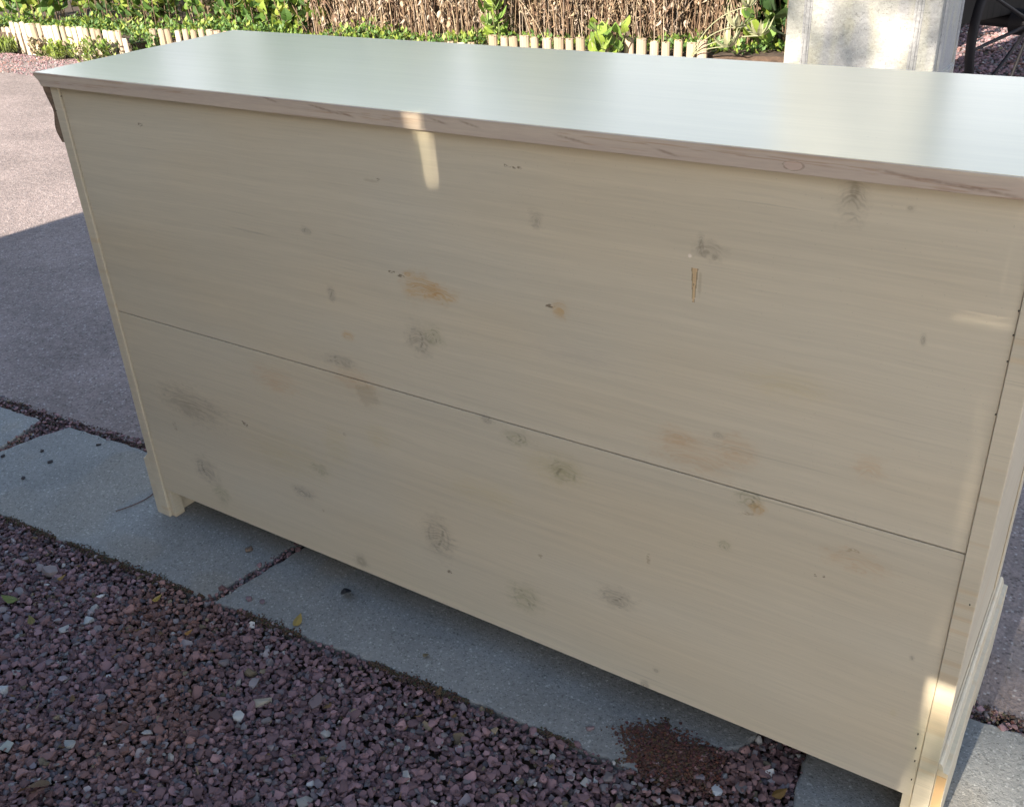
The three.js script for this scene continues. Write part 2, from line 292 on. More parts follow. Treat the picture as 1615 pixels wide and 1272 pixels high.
// rear edge of the top: bare brown streaks where the wash has rubbed off along the arris, and small knots
const edgeKnots = [[0.604, 0.893, 0.03], [0.621, 0.890, 0.03], [0.649, 0.888, 0.02], [0.51, 0.897, 0.02], [0.801, 0.893, 0.02], [0.85, 0.893, 0.02], [0.993, 0.889, 0.03], [1.113, 0.886, 0.02], [1.36, 0.890, 0.03], [1.407, 0.886, 0.04], [1.441, 0.884, 0.04]];
const edgeTex = tex(2048, 64, (u, v, o) => {
  const x = -0.05 + u * 1.6, y = HT + v * (H - HT), k = grainAt(x, y * 1.6, 280);
  let bare = smooth(0.55, 0.8, vnoise(x * 7, v * 5 + x * 1.4, 281)) * smooth(0.35, 0.8, vnoise(x * 60, v * 22 + x * 9, 282)) * 0.8 + smooth(0.82, 1, v + 0.25 * (vnoise(x * 22, 1, 283) - 0.5)) * smooth(0.3, 0.7, vnoise(x * 13, 4, 284)) * 0.75;
  let dark = 0;
  for (const [kx, ky, len] of edgeKnots) { const s = (x - kx) / len; dark = Math.max(dark, (1 - smooth(0.2, 1, Math.abs(s))) * (1 - smooth(0, 0.0026, Math.abs(y - ky + s * 0.004))) * (0.5 + 0.6 * vnoise(x * 300, v * 9, 285))); }
  const rk = Math.hypot((x - 1.255) / 0.011, (y - 0.8872) / 0.0052); const ring = rk > 0.86 && rk < 1.08 ? 0.6 * smooth(0.25, 0.6, vnoise(x * 260, y * 420, 288)) : 0, heart = rk < 0.9 ? 1.06 : 1;
  bare = clamp(bare); dark = Math.max(dark * 0.7, ring) * 0.75;
  const wear = vnoise(x * 4, v * 3, 286) * 0.22 + 0.12 * vnoise(x * 90, v * 14, 287);
  bare *= 0.75;
  o[0] = CREAM[0] * k * heart * (0.97 - 0.24 * bare) * (1 - dark * 0.7) * (1 - wear * 0.5); o[1] = CREAM[1] * k * (0.92 - 0.37 * bare) * (1 - dark * 0.8) * (1 - wear * 0.6); o[2] = CREAM[2] * k * (0.95 - 0.48 * bare) * (1 - dark * 0.85) * (1 - wear * 0.5);
}, { repeat: false });
const logTex0 = tex(128, 128, (u, v, o) => { const k = 0.6 + 0.7 * vnoise(u * 5, v * 40, 401, 5, 40); o[0] = 0.36 * k; o[1] = 0.27 * k; o[2] = 0.19 * k; });
const gloss = (o) => new THREE.MeshPhysicalMaterial({ roughness: 0.42, side: THREE.DoubleSide, ...o });
const panelMat = gloss({ map: panelTex, roughness: 0.46 }), creamMat = gloss({ map: creamTex, roughness: 0.4 }), edgeMat = gloss({ map: edgeTex, roughness: 0.5 });
const topMat = gloss({ map: topTex, roughness: 0.24, clearcoat: 0.2, clearcoatRoughness: 0.18 });
const rawMat = mat({ map: logTex0, color: lin(0.62, 0.56, 0.52), roughness: 0.85 });
const bareMat = mat({ color: lin(0.62, 0.40, 0.20), roughness: 0.75 });

const board = thing('sideboard', 'long cream painted pine sideboard seen from behind, standing on concrete slabs', 'sideboard');
{
  // rear panels
  const uvPanel = (g) => { const p = g.attributes.position, uv = g.attributes.uv; for (let i = 0; i < p.count; i++) uv.setXY(i, p.getX(i) / W, (p.getY(i) - PB) / (HT - PB)); return g; };
  mesh('back_panel', uvPanel(box(0.0013, W - 0.0003, SEAM + 0.0010, HT - 0.0025, -0.0135, -0.0036, 0.0006)), panelMat, board).userData.label = 'upper back panel';
  mesh('back_panel', uvPanel(box(0.0013, W - 0.0003, PB, SEAM - 0.0010, -0.0135, -0.0036, 0.0006)), panelMat, board).userData.label = 'lower back panel';
  mesh('joining_strip', box(0.02, W - 0.02, SEAM - 0.02, SEAM + 0.02, -0.0185, -0.0137), mat({ color: lin(0.025, 0.018, 0.013), roughness: 0.9 }), board);
  // top slab: moulded on the ends and the front, sawn square at the rear
  const prof = [[0.0012, 0.9], [0.0002, 0.8992], [0, 0.898], [0.0003, 0.8955], [0.003, 0.8925], [0.0085, 0.889], [0.0122, 0.8842], [0.0138, 0.8795], [0.0145, HT + 0.0003]];
  const pos = [], ring = ([s, y]) => [[-0.044 + s, y, 0.0072], [W + 0.05 - s, y, 0.0072], [W + 0.052 - s, y, -0.4496 + s], [-0.0545 + s, y, -0.4496 + s]];
  const rings = prof.map(ring), quad = (a, b, c, d) => pos.push(...a, ...b, ...c, ...a, ...c, ...d);
  quad(...rings[0]);
  for (let i = 0; i + 1 < rings.length; i++) for (let k = 0; k < 4; k++) quad(rings[i][(k + 1) % 4], rings[i][k], rings[i + 1][k], rings[i + 1][(k + 1) % 4]);
  quad(...rings[rings.length - 1].slice().reverse());
  const g = new THREE.BufferGeometry(); g.setAttribute('position', new THREE.Float32BufferAttribute(pos, 3)); g.computeVertexNormals();
  const uv = []; for (let i = 0; i < pos.length; i += 3) uv.push((pos[i] + 0.055) / 1.6, (-pos[i + 2] + 0.01) / 0.48 + (pos[i + 1] - 0.9) * 2); g.setAttribute('uv', new THREE.Float32BufferAttribute(uv, 2));
  const top = mesh('top', toCreasedNormals(g, 0.6), topMat, board);
  const eg = new THREE.ExtrudeGeometry(shapeOf([[-0.0295, HT], [W + 0.0355, HT], [W + 0.038, 0.8842], [W + 0.0415, 0.889], [W + 0.047, 0.8925], [W + 0.0497, 0.8955], [W + 0.05, 0.8988], [W + 0.0494, 0.8997], [-0.0434, 0.8997], [-0.044, 0.8988], [-0.0437, 0.8955], [-0.041, 0.8925], [-0.0355, 0.889], [-0.032, 0.8842]]), { depth: 0.0012, bevelEnabled: true, bevelThickness: 0.0007, bevelSize: 0.0007, bevelOffset: -0.0007, bevelSegments: 2 });
  eg.translate(0, 0, 0.0081);
  { const p = eg.attributes.position, u2 = eg.attributes.uv; for (let i = 0; i < p.count; i++) u2.setXY(i, (p.getX(i) + 0.05) / 1.6, (p.getY(i) - HT) / (H - HT)); }
  mesh('rear_edge', eg, edgeMat, top).userData.label = 'sawn rear edge with brown rubbed streaks';
  // sides with bracket feet
  const footShape = (z0, z1, z2, z3, arch, y1) => { const s = new THREE.Shape(); s.moveTo(z0, 0); s.lineTo(z1, 0); s.quadraticCurveTo(z1 + 0.004, arch, z1 + 0.035, arch); s.lineTo(z2 - 0.035, arch); s.quadraticCurveTo(z2 - 0.004, arch, z2, 0); s.lineTo(z3, 0); s.lineTo(z3, y1); s.lineTo(z0, y1); s.closePath(); return s; };
  const sideways = (shape, x0, x1, bev = 0.001) => planarUV(new THREE.ExtrudeGeometry(shape, { depth: x1 - x0 - 2 * bev, bevelEnabled: true, bevelThickness: bev, bevelSize: bev, bevelOffset: -bev, bevelSegments: 2, curveSegments: 8 }).rotateY(Math.PI / 2).translate(x0 + bev, 0, 0), 1.7, 1.0, x0, 0.13);
  // after rotateY(90) shape x runs along -z
  for (const left of [true, false]) {
    const xi = left ? 0 : W, s = left ? -1 : 1, span = (a, b) => (left ? [xi - b, xi - a] : [xi + a, xi + b]);
    const side = mesh('side_panel', sideways(footShape(0.0065, 0.088, 0.33, 0.42, 0.062, HT), ...span(0, 0.0196)), creamMat, board);
    side.userData.label = left ? 'left side panel' : 'right side panel';
    const post = (x0, z0, z1, y0, y1, n) => mesh(n, planarUV(box(...span(0.0002, OUT), y0, y1, z0, z1, 0.0014), 1.0, 1.7, 0.3, 0.2), creamMat, side);
    post(0, -0.0062, 0, 0, HT - 0.0002, 'rear_stile');
    mesh('rear_stile', planarUV(box(...span(0.0198, OUT), 0.1, HT - 0.0002, -0.055, -0.0064, 0.0012), 1, 1.7), creamMat, side);
    mesh('front_stile', planarUV(box(...span(0.0198, OUT), 0.1, HT - 0.0002, -0.42, -0.37, 0.0012), 1, 1.7), creamMat, side);
    mesh('top_rail', planarUV(box(...span(0.0198, OUT - 0.0002), HT - 0.11, HT - 0.0004, -0.3698, -0.0552, 0.001)), creamMat, side);
    // plinth: lower board with an arch, moulding on top of it
    const grow = left ? 0.019 : 0.0138;
    const pl = mesh('plinth', sideways(footShape(0.0012, 0.15, 0.285, 0.428, 0.05, 0.112), ...span(OUT + 0.0003, OUT + grow), 0.0012), creamMat, board);
    const mp = [[0.0003, 0.1124], [grow - 0.0002, 0.1124], [grow - 0.0002, 0.1335], [grow - 0.0012, 0.1352], [grow - 0.0066, 0.136], [grow - 0.0072, 0.1405], [0.0045, 0.1465], [0.0024, 0.1485], [0.0003, 0.149]];
    mesh('bottom_rail', planarUV(box(...span(0.0198, OUT - 0.0002), 0.1, 0.165, -0.3698, -0.0552, 0.001)), creamMat, side);
    const pm = new THREE.ExtrudeGeometry(shapeOf(mp.map(([a, y]) => [xi + s * (OUT + a), y])), { depth: 0.4265, bevelEnabled: false }).translate(0, 0, -0.428);
    mesh('moulding', planarUV(pm, 1.6, 1), creamMat, pl);
    if (!left) mesh('end_grain', box(...span(OUT + 0.0015, OUT + grow - 0.0012), 0.003, 0.128, -0.0012, -0.0004), bareMat, pl).userData.label = 'bare orange wood at the sawn end';
    // cornice under the top
    const cp = [[0.0003, HT - 0.0003], [0.0265, HT - 0.0003], [0.027, 0.8755], [0.0262, 0.868], [0.0225, 0.858], [0.0170, 0.846], [0.0142, 0.838], [0.0140, 0.831], [0.0165, 0.823], [0.0205, 0.812], [0.0215, 0.804], [0.0200, 0.795], [0.0160, 0.788], [0.0138, 0.7835], [0.0128, 0.7812], [0.0003, 0.7812]];
    const cg = new THREE.ExtrudeGeometry(shapeOf(cp.map(([a, y]) => [xi + s * (OUT + a), y])), { depth: 0.422, bevelEnabled: false }).translate(0, 0, -0.427);
    const cornice = mesh('cornice', planarUV(cg, 1.5, 1.5), creamMat, board);
    const ce = new THREE.ExtrudeGeometry(shapeOf(cp.map(([a, y]) => [xi + s * (OUT + 0.0003 + a * 0.97), HT - 0.0006 + (y - HT) * 0.99])), { depth: 0.0008, bevelEnabled: false }).translate(0, 0, -0.0049);
    mesh('end_grain', planarUV(ce, 9, 9), rawMat, cornice).userData.label = 'unpainted brown sawn end';
  }
  mesh('foot_batten', planarUV(box(0.0003, 0.012, 0.0005, 0.0695, -0.03, -0.0066, 0.0008)), creamMat, board);
  mesh('foot_batten', planarUV(box(W - 0.012, W - 0.0003, 0.0005, 0.0695, -0.03, -0.0066, 0.0008)), creamMat, board);
  mesh('bottom_board', planarUV(box(0.0125, W - 0.0125, 0.0735, 0.09, -0.405, -0.0140)), creamMat, board);
  const front = mesh('front_frame', planarUV(box(0.0005, W - 0.0005, 0.0715, HT - 0.0005, -0.4195, -0.406)), creamMat, board);
  for (let k = 0; k < 3; k++) { const d = mesh('door', planarUV(box(0.04 + k * 0.473, 0.04 + k * 0.473 + 0.46, 0.17, 0.83, -0.429, -0.4198, 0.003)), creamMat, front); }
  mesh('front_plinth', planarUV(box(-0.0215, W + 0.0215, 0.001, 0.115, -0.4285, -0.4205)), creamMat, board);
  const nailMat = mat({ color: lin(0.07, 0.06, 0.05), roughness: 0.6, metalness: 0.4 });
  const ng = new THREE.CylinderGeometry(0.0007, 0.0008, 0.0022, 8).rotateX(Math.PI / 2);
  for (const [x, y, z] of [[1.4862, 0.767, -0.002], [1.4862, 0.741, -0.002], [1.4862, 0.712, -0.002], [1.4862, 0.651, -0.002], [1.479, 0.184, -0.0012], [1.48, 0.159, -0.0012], [1.482, 0.137, -0.0012], [1.483, 0.103, -0.0012], [1.503, 0.407, 0.0006], [-0.0205, 0.837, 0.0006], [0.0012, 0.862, -0.002]]) mesh('nail', ng, nailMat, board).position.set(x, y, z);
}

// ---------------------------------------------------------------- stone gate pillar
const stoneTex = tex(1024, 1024, (u, v, o, i, j) => {      // 1 unit = 1 m
  const oct = (f, g, q) => 0.5 * vnoise(u * f, v * g, q, f, g) + 0.3 * vnoise(u * f * 2, v * g * 2, q + 1, f * 2, g * 2) + 0.2 * vnoise(u * f * 5, v * g * 5, q + 2, f * 5, g * 5);
  const streak = oct(8, 2, 301), blot = oct(9, 9, 310), fine = vnoise(u * 150, v * 150, 304, 150, 150), grit = hash(i >> 1, j >> 1, 305), dirt = oct(6, 4, 320);
  const blue = smooth(0.45, 0.62, streak), warm = smooth(0.45, 0.65, blot) * (1 - blue), black = smooth(0.55, 0.75, dirt) * (0.4 + 0.8 * fine);
  let k = 0.9 + 0.16 * (fine - 0.5) + 0.12 * (grit - 0.5) + 0.14 * (blot - 0.5); k *= 1 - 0.22 * black; if (grit > 0.97) k *= 0.68; if (fine > 0.86) k *= 0.75;
  o[0] = k * (0.45 - 0.055 * blue + 0.01 * warm); o[1] = k * (0.445 - 0.05 * blue); o[2] = k * (0.415 - 0.01 * blue - 0.03 * warm);
});
const stoneBump = tex(512, 512, gray((u, v) => 0.6 * vnoise(u * 90, v * 90, 311, 90, 90) + 0.4 * vnoise(u * 200, v * 200, 312, 200, 200)), { data: true });
const stoneMat = mat({ map: stoneTex, bumpMap: stoneBump, bumpScale: 0.004, roughness: 0.95 });
{
  const t = thing('gate_pillar', 'tall weathered pale stone pillar with moulded panel frames behind the sideboard', 'pillar', [0.585, 0, -2.92], 0.02);
  const w = 0.262, d = 0.215, h = 2.35, uvS = (g) => planarUV(g, 1, 1, 0.31, 0.12);
  mesh('shaft', uvS(box(-w, w, 0.16, h, -d, d, 0.006)), stoneMat, t);
  mesh('base', uvS(box(-w - 0.04, w + 0.04, -0.002, 0.16, -d - 0.04, d + 0.04, 0.012)), stoneMat, t);
  const cap = mesh('cap', uvS(box(-w - 0.06, w + 0.06, h, h + 0.1, -d - 0.06, d + 0.06, 0.015)), stoneMat, t);
  const py = new THREE.ConeGeometry((w + 0.03) * 1.414, 0.16, 4).rotateY(Math.PI / 4).scale(1, 1, (d + 0.03) / (w + 0.03)).translate(0, h + 0.18, 0);
  mesh('cap_point', uvS(py), stoneMat, cap);
  const bead = (a, n, horizontal) => { const g = []; for (const [o, r] of [[-0.009, 0.0055], [0.002, 0.0075], [0.012, 0.004]]) { const c = new THREE.CylinderGeometry(r, r, n, 8, 1); if (horizontal) c.rotateZ(Math.PI / 2).translate(0, o, 0); else c.translate(o, 0, 0); g.push(c); } return uvS(mergeGeometries(g)); };
  const frame = (fw, turn, dist, y0) => {
    for (const s of [-1, 1]) { const m = mesh('frame_moulding', bead(0, h - y0 - 0.18, false), stoneMat, t); m.position.set(Math.cos(turn) * s * fw + Math.sin(turn) * dist, (h + y0 - 0.1) / 2 - 0.04, Math.cos(turn) * dist - Math.sin(turn) * s * fw); m.rotation.y = turn; }
    for (const y of [y0, h - 0.18]) { const m = mesh('frame_moulding', bead(0, fw * 2, true), stoneMat, t); m.position.set(Math.sin(turn) * dist, y, Math.cos(turn) * dist); m.rotation.y = turn; }
  };
  frame(0.188, 0, d, 0.27); frame(0.16, Math.PI / 2, w, 0.425); frame(0.188, Math.PI, d, 0.27); frame(0.16, -Math.PI / 2, w, 0.425);
}

// ---------------------------------------------------------------- log edging of the flower bed
const logTex = tex(256, 512, (u, v, o) => {
  const g = vnoise(u * 34, v * 5, 321, 34, 5), f = vnoise(u * 80, v * 14, 322, 80, 14), b = vnoise(u * 4, v * 4, 323, 4, 4), cr = smooth(0.88, 0.97, vnoise(u * 24, v * 3, 324, 24, 3));
  const k = (0.8 + 0.25 * g + 0.15 * f) * (1 - 0.45 * cr);
  o[0] = k * (0.43 + 0.04 * b); o[1] = k * (0.378 + 0.03 * b); o[2] = k * 0.31;
});
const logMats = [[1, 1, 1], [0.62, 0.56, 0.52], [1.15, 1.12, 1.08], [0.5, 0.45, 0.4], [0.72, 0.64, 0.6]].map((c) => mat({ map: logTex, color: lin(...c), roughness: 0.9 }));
function logShape(w, h, seed) {
  const r = rng(seed), s = new THREE.Shape(); s.moveTo(-w / 2, 0);
  for (let i = 1; i <= 6; i++) { const a = Math.PI * (1 - i / 6); s.lineTo(Math.cos(a) * w / 2, -Math.sin(a) * w * 0.34); }
  s.closePath();
  let g = new THREE.ExtrudeGeometry(s, { depth: h, steps: 1, bevelEnabled: true, bevelThickness: 0.003, bevelSize: 0.003, bevelOffset: -0.003, bevelSegments: 1 });
  g.rotateX(-Math.PI / 2);                    // height along y, rounded face to +z
  const p = g.attributes.position; for (let i = 0; i < p.count; i++) if (p.getY(i) > h * 0.8) p.setY(i, p.getY(i) + rr(-0.006, 0.006, r));
  return planarUV(g, 4, 2, seed * 0.13, seed * 0.21);
}
const logShapes = [0, 1, 2, 3, 4, 5].map((k) => logShape(0.056 + 0.006 * (k % 3) - 0.004, 0.262 + 0.004 * (k % 4), 50 + k));
function edging(a, b, step, label, seed, opts = {}) {
  const t = thing('log_edging', label, 'edging', [a[0], 0, a[1]], Math.atan2(-(b[1] - a[1]), b[0] - a[0]), 'wooden log edging of the flower bed');
  const r = rng(seed), L = Math.hypot(b[0] - a[0], b[1] - a[1]);
  let i = 0;
  for (let s = step / 2; s < L; s += step * rr(0.96, 1.05, r), i++) {
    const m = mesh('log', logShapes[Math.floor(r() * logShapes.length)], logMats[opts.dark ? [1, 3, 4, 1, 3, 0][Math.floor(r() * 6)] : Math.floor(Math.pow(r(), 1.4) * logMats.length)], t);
    let drop = rr(0, 0.014, r); if (opts.low?.some(([p, q]) => s > p && s < q)) drop += 0.05;
    m.position.set(s, -0.045 - drop, rr(-0.004, 0.004, r)); m.rotation.set(rr(-0.03, 0.03, r), rr(-0.1, 0.1, r), rr(-0.025, 0.025, r)); m.scale.x = step / 0.073 * (opts.dark ? rr(0.86, 1.03, r) : rr(0.8, 0.97, r));
  }
  return t;
}
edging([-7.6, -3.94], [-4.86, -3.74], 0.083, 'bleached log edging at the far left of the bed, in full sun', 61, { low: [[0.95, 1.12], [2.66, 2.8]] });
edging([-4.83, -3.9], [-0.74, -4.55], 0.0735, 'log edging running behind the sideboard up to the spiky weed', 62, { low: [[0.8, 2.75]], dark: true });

structure(mesh('flower_bed', (() => {
  const pts = [[-9, -3.93], [-4.88, -3.79], [-4.87, -3.96], [-0.7, -4.62], [0.1, -4.76], [0.16, -9], [-12, -9], [-12, -3.93]];
  return flatExtrude(pts, 0.18).translate(0, 0.13, 0);
})(), mat({ map: soilTex, roughness: 1 }), scene));

// ---------------------------------------------------------------- plants
function leafShape(pts, fold = 0.16, droop = 0.25) {       // unit leaf along +y, pts = [along, halfwidth]
  const pos = [], tri = (a, b, c) => pos.push(...a, ...b, ...c), P = (y, x) => [x, y, Math.abs(x) * fold * 2 - droop * y * y];
  for (let i = 0; i + 1 < pts.length; i++) for (const s of [-1, 1]) {
    const [y0, w0] = pts[i], [y1, w1] = pts[i + 1], a = P(y0, 0), b = P(y0, s * w0), c = P(y1, s * w1), d = P(y1, 0);
    if (w0 > 0) tri(a, b, c); if (w1 > 0 || w0 > 0) tri(a, c, d);
  }
  const g = new THREE.BufferGeometry(); g.setAttribute('position', new THREE.Float32BufferAttribute(pos, 3)); g.computeVertexNormals(); return g;
}
const leafA = leafShape([[0, 0.02], [0.18, 0.24], [0.42, 0.34], [0.7, 0.24], [1, 0]]);
const leafRound = leafShape([[0, 0.04], [0.1, 0.3], [0.35, 0.46], [0.62, 0.42], [0.85, 0.22], [1, 0]], 0.1, 0.35);
const leafSlim = leafShape([[0, 0.02], [0.3, 0.08], [0.6, 0.075], [1, 0]], 0.2, 0.45);
const leafTiny = leafShape([[0, 0.03], [0.45, 0.3], [1, 0]], 0.1, 0.2);
const leafMat = (c, trans = 0.35) => new THREE.MeshPhysicalMaterial({ color: lin(...c), roughness: 0.6, transmission: trans, thickness: 0, side: THREE.DoubleSide });
const greens = [[0.125, 0.225, 0.03], [0.2, 0.285, 0.035], [0.06, 0.135, 0.02], [0.26, 0.32, 0.05], [0.085, 0.175, 0.04]].map((c) => leafMat(c));
const darkGreens = [[0.045, 0.10, 0.02], [0.07, 0.14, 0.02], [0.03, 0.075, 0.018], [0.1, 0.17, 0.03]].map((c) => leafMat(c));
const drys = [[0.25, 0.18, 0.115], [0.17, 0.11, 0.07], [0.33, 0.27, 0.19], [0.12, 0.075, 0.05], [0.29, 0.235, 0.19]].map((c) => mat({ color: lin(...c), roughness: 0.9 }));
const Q = new THREE.Quaternion(), E1 = new THREE.Euler(), V1 = new THREE.Vector3(), S1 = new THREE.Vector3(), M1 = new THREE.Matrix4();
function merged(shape, mats4) {
  const src = shape.attributes.position.array, nsrc = shape.attributes.normal.array, n = src.length / 3, pos = new Float32Array(mats4.length * src.length), nor = new Float32Array(pos.length), v = new THREE.Vector3(), nm = new THREE.Matrix3();
  mats4.forEach((m, k) => { nm.getNormalMatrix(m); for (let i = 0; i < n; i++) { v.fromArray(src, i * 3).applyMatrix4(m).toArray(pos, (k * n + i) * 3); v.fromArray(nsrc, i * 3).applyMatrix3(nm).normalize().toArray(nor, (k * n + i) * 3); } });
  const g = new THREE.BufferGeometry(); g.setAttribute('position', new THREE.BufferAttribute(pos, 3)); g.setAttribute('normal', new THREE.BufferAttribute(nor, 3)); return g;
}
function place(x, y, z, ex, ey, ez, s, sw = 1) { E1.set(ex, ey, ez, 'YXZ'); Q.setFromEuler(E1); return new THREE.Matrix4().compose(V1.set(x, y, z), Q, S1.set(s * sw, s, s)); }
// stems bowing outwards from a base, leaves along them; the leaves nearest the camera are parts of their own
function stemmed(parent, r, n, height, spread, leaf, size, mats, perStem, single, stemMat, lean = 0.5) {
  const stems = [], leaves = mats.map(() => []), singles = [];
  for (let k = 0; k < n; k++) {
    const a = r() * 6.283, d0 = Math.sqrt(r()) * spread[0], bx = Math.cos(a) * d0, bz = Math.sin(a) * d0 * spread[1], h = height * rr(0.6, 1.1, r), lx = rr(-lean, lean, r) * 0.5 + bx * 0.35, lz = rr(-lean, lean, r) * 0.5 + bz * 0.35;
    const curve = new THREE.QuadraticBezierCurve3(new THREE.Vector3(bx, 0, bz), new THREE.Vector3(bx + lx * 0.2, h * 0.6, bz + lz * 0.2), new THREE.Vector3(bx + lx * h, h, bz + lz * h));
    stems.push(new THREE.TubeGeometry(curve, 4, 0.0035, 4));
    for (let i = 0; i < perStem; i++) {
      const t = (i + r()) / perStem, p = curve.getPoint(0.06 + 0.94 * t), az = r() * 6.283, m = place(p.x, p.y, p.z, rr(0.5, 1.5, r), az, rr(-0.4, 0.4, r), size * rr(0.6, 1.2, r));
      const mi = Math.floor(r() * mats.length);
      if (p.z > 0 && p.y < 0.75 && singles.length < single && r() < 0.5) singles.push([m, mi]); else leaves[mi].push(m);
    }
  }
  mesh('stems', mergeGeometries(stems), stemMat, parent);
  leaves.forEach((l, i) => { if (l.length) structure(mesh('foliage', merged(leaf, l), mats[i], parent), 'stuff'); });
  for (const [m, mi] of singles) { const o = mesh('leaf', leaf, mats[mi], parent); o.applyMatrix4(m); }
}
const stemGreen = mat({ color: lin(0.10, 0.13, 0.04) }), stemBrown = mat({ color: lin(0.12, 0.08, 0.05) });
const BY = 0.13;
function shrub(label, x, z, o) {
  const t = thing('leafy_shrub', label, 'shrub', [x, BY, z], 0, 'green shrubs in the flower bed');
  stemmed(t, rng(o.seed), o.n, o.h, [o.s, o.sz ?? 0.6], o.leaf ?? leafA, o.size, o.mats ?? greens, o.per, o.single ?? 60, stemBrown, o.lean);
}
shrub('yellow green broad leaved shrub at the far left behind the bleached edging', -6.75, -4.4, { seed: 1, n: 46, h: 0.9, s: 0.5, size: 0.12, per: 12 });
shrub('dark gapped leafy shrub left of the bright green shrub', -5.9, -4.5, { seed: 2, n: 30, h: 1.0, s: 0.42, size: 0.11, per: 9, mats: darkGreens });
shrub('bright green shrub behind the right end of the bleached edging', -5.35, -4.35, { seed: 3, n: 44, h: 0.85, s: 0.36, size: 0.095, per: 13 });
shrub('light green leafy shrub above the start of the second edging run', -4.55, -4.5, { seed: 4, n: 60, h: 0.75, s: 0.42, size: 0.08, per: 14 });
shrub('small round leaved green plant left of the dry brown stems', -3.98, -4.55, { seed: 5, n: 34, h: 0.55, s: 0.26, size: 0.085, per: 11, leaf: leafRound });
shrub('large leaved deep green bush beside the stone pillar', -0.32, -5.0, { seed: 6, n: 64, h: 0.8, s: 0.42, size: 0.15, per: 9, leaf: leafRound, mats: [...darkGreens, greens[1], greens[0]], single: 90 });
shrub('green bush half hidden behind the stone pillar', 0.0, -5.5, { seed: 7, n: 36, h: 0.9, s: 0.4, size: 0.13, per: 9, leaf: leafRound, mats: darkGreens });

function dryClump(label, x, z, seed, w, n) {
  const t = thing('dry_grass_clump', label, 'dry grass', [x, BY, z], 0, 'dry brown stems behind the edging'), r = rng(seed);
  const strands = drys.map(() => []), bits = drys.map(() => []);
  for (let k = 0; k < n; k++) {
    const bx = rr(-w, w, r), bz = rr(-0.28, 0.3, r), h = rr(0.35, 1.0, r), bent = r() < 0.35 ? 3.2 : 1, lx = rr(-0.24, 0.24, r) * bent, lz = rr(-0.15, 0.28, r), rad = rr(0.0013, 0.0038, r);
    const curve = new THREE.QuadraticBezierCurve3(new THREE.Vector3(bx, 0, bz), new THREE.Vector3(bx + lx * 0.15, h * 0.55, bz + lz * 0.1), new THREE.Vector3(bx + lx * h * 1.3, h, bz + lz * h * 1.3));
    const mi = Math.floor(r() * drys.length); strands[mi].push(new THREE.TubeGeometry(curve, 4, rad, 3));
    const nb = Math.floor(rr(2, 8, r));
    for (let i = 0; i < nb; i++) { const p = curve.getPoint(rr(0.15, 1, r)); bits[Math.floor(r() * drys.length)].push(place(p.x, p.y, p.z, rr(2.0, 3.3, r), r() * 6.28, rr(-0.6, 0.6, r), rr(0.02, 0.055, r), rr(0.4, 1.0, r))); }
  }
  strands.forEach((s, i) => structure(mesh('stems', mergeGeometries(s), drys[i], t), 'stuff'));
  bits.forEach((b, i) => structure(mesh('withered_leaves', merged(leafA, b), drys[i], t), 'stuff'));
}
dryClump('short dry brown stems between the two bright green shrubs', -5.0, -4.75, 20, 0.2, 160);
dryClump('dry brown stems just right of the round leaved green plant', -3.45, -4.75, 21, 0.36, 520);
dryClump('dense tan dry stems behind the middle of the sideboard', -2.75, -4.8, 22, 0.38, 620);
dryClump('dry brown stems with green shoots growing through them', -2.05, -4.88, 23, 0.36, 520);
dryClump('pale straw coloured withered stems right of the green shoots', -1.4, -4.98, 24, 0.36, 620);
dryClump('dry brown stems next to the large leaved bush', -0.85, -5.1, 25, 0.26, 420);

// low green plants just behind and in front of the edging
{
  const r = rng(90), lists = greens.map(() => []);
  for (let k = 0; k < 10500; k++) {
    const x = rr(-7.4, 0.12, r), base = x < -4.86 ? -3.98 : -3.99 - (x + 4.83) * 0.159, dens = vnoise(x * 2.2, 3, 95);
    if (r() > 0.25 + dens) continue;
    const z = base - rr(0, 0.42, r) * (0.5 + 0.5 * dens), y = BY + rr(-0.01, 0.12, r) * (0.4 + dens) * rr(0.3, 1, r);
    lists[Math.floor(r() * greens.length)].push(place(x, y, z, rr(0.4, 1.5, r), r() * 6.28, rr(-0.5, 0.5, r), rr(0.02, 0.05, r)));
  }
  const g = new THREE.Group(); g.name = 'ground_cover'; g.userData = { label: 'low green ground cover plants along the back of the log edging', category: 'ground cover', kind: 'stuff' }; scene.add(g);
  lists.forEach((l, i) => structure(mesh('foliage', merged(leafTiny, l), greens[i], g), 'stuff'));
}
function weed(name, label, x, y, z, seed, o) { const t = thing(name, label, 'weed', [x, y, z], 0, 'weeds at the edging'); stemmed(t, rng(seed), o.n, o.h, [o.s, 0.6], o.leaf, o.size, o.mats, o.per, o.single ?? 12, stemGreen, o.lean ?? 1); }
weed('grass_tuft', 'yellow green grass tuft at the foot of the edging, far left', -6.55, 0, -3.72, 31, { n: 120, h: 0.09, s: 0.2, leaf: leafSlim, size: 0.07, mats: [greens[3], greens[1]], per: 2 });
weed('weed', 'orange brown withered weed at the foot of the bleached edging', -5.95, 0, -3.72, 32, { n: 26, h: 0.13, s: 0.07, leaf: leafA, size: 0.045, mats: [drys[0], drys[2]], per: 5 });
weed('weed', 'small yellow green weed right of the orange withered weed', -5.66, 0, -3.70, 33, { n: 30, h: 0.12, s: 0.09, leaf: leafA, size: 0.045, mats: [greens[3], greens[1]], per: 5 });
weed('weed', 'wide leafy weed at the foot of the edging beside the sideboard', -5.15, 0, -3.68, 34, { n: 60, h: 0.16, s: 0.2, leaf: leafA, size: 0.045, mats: [greens[3], greens[0], drys[2]], per: 5 });
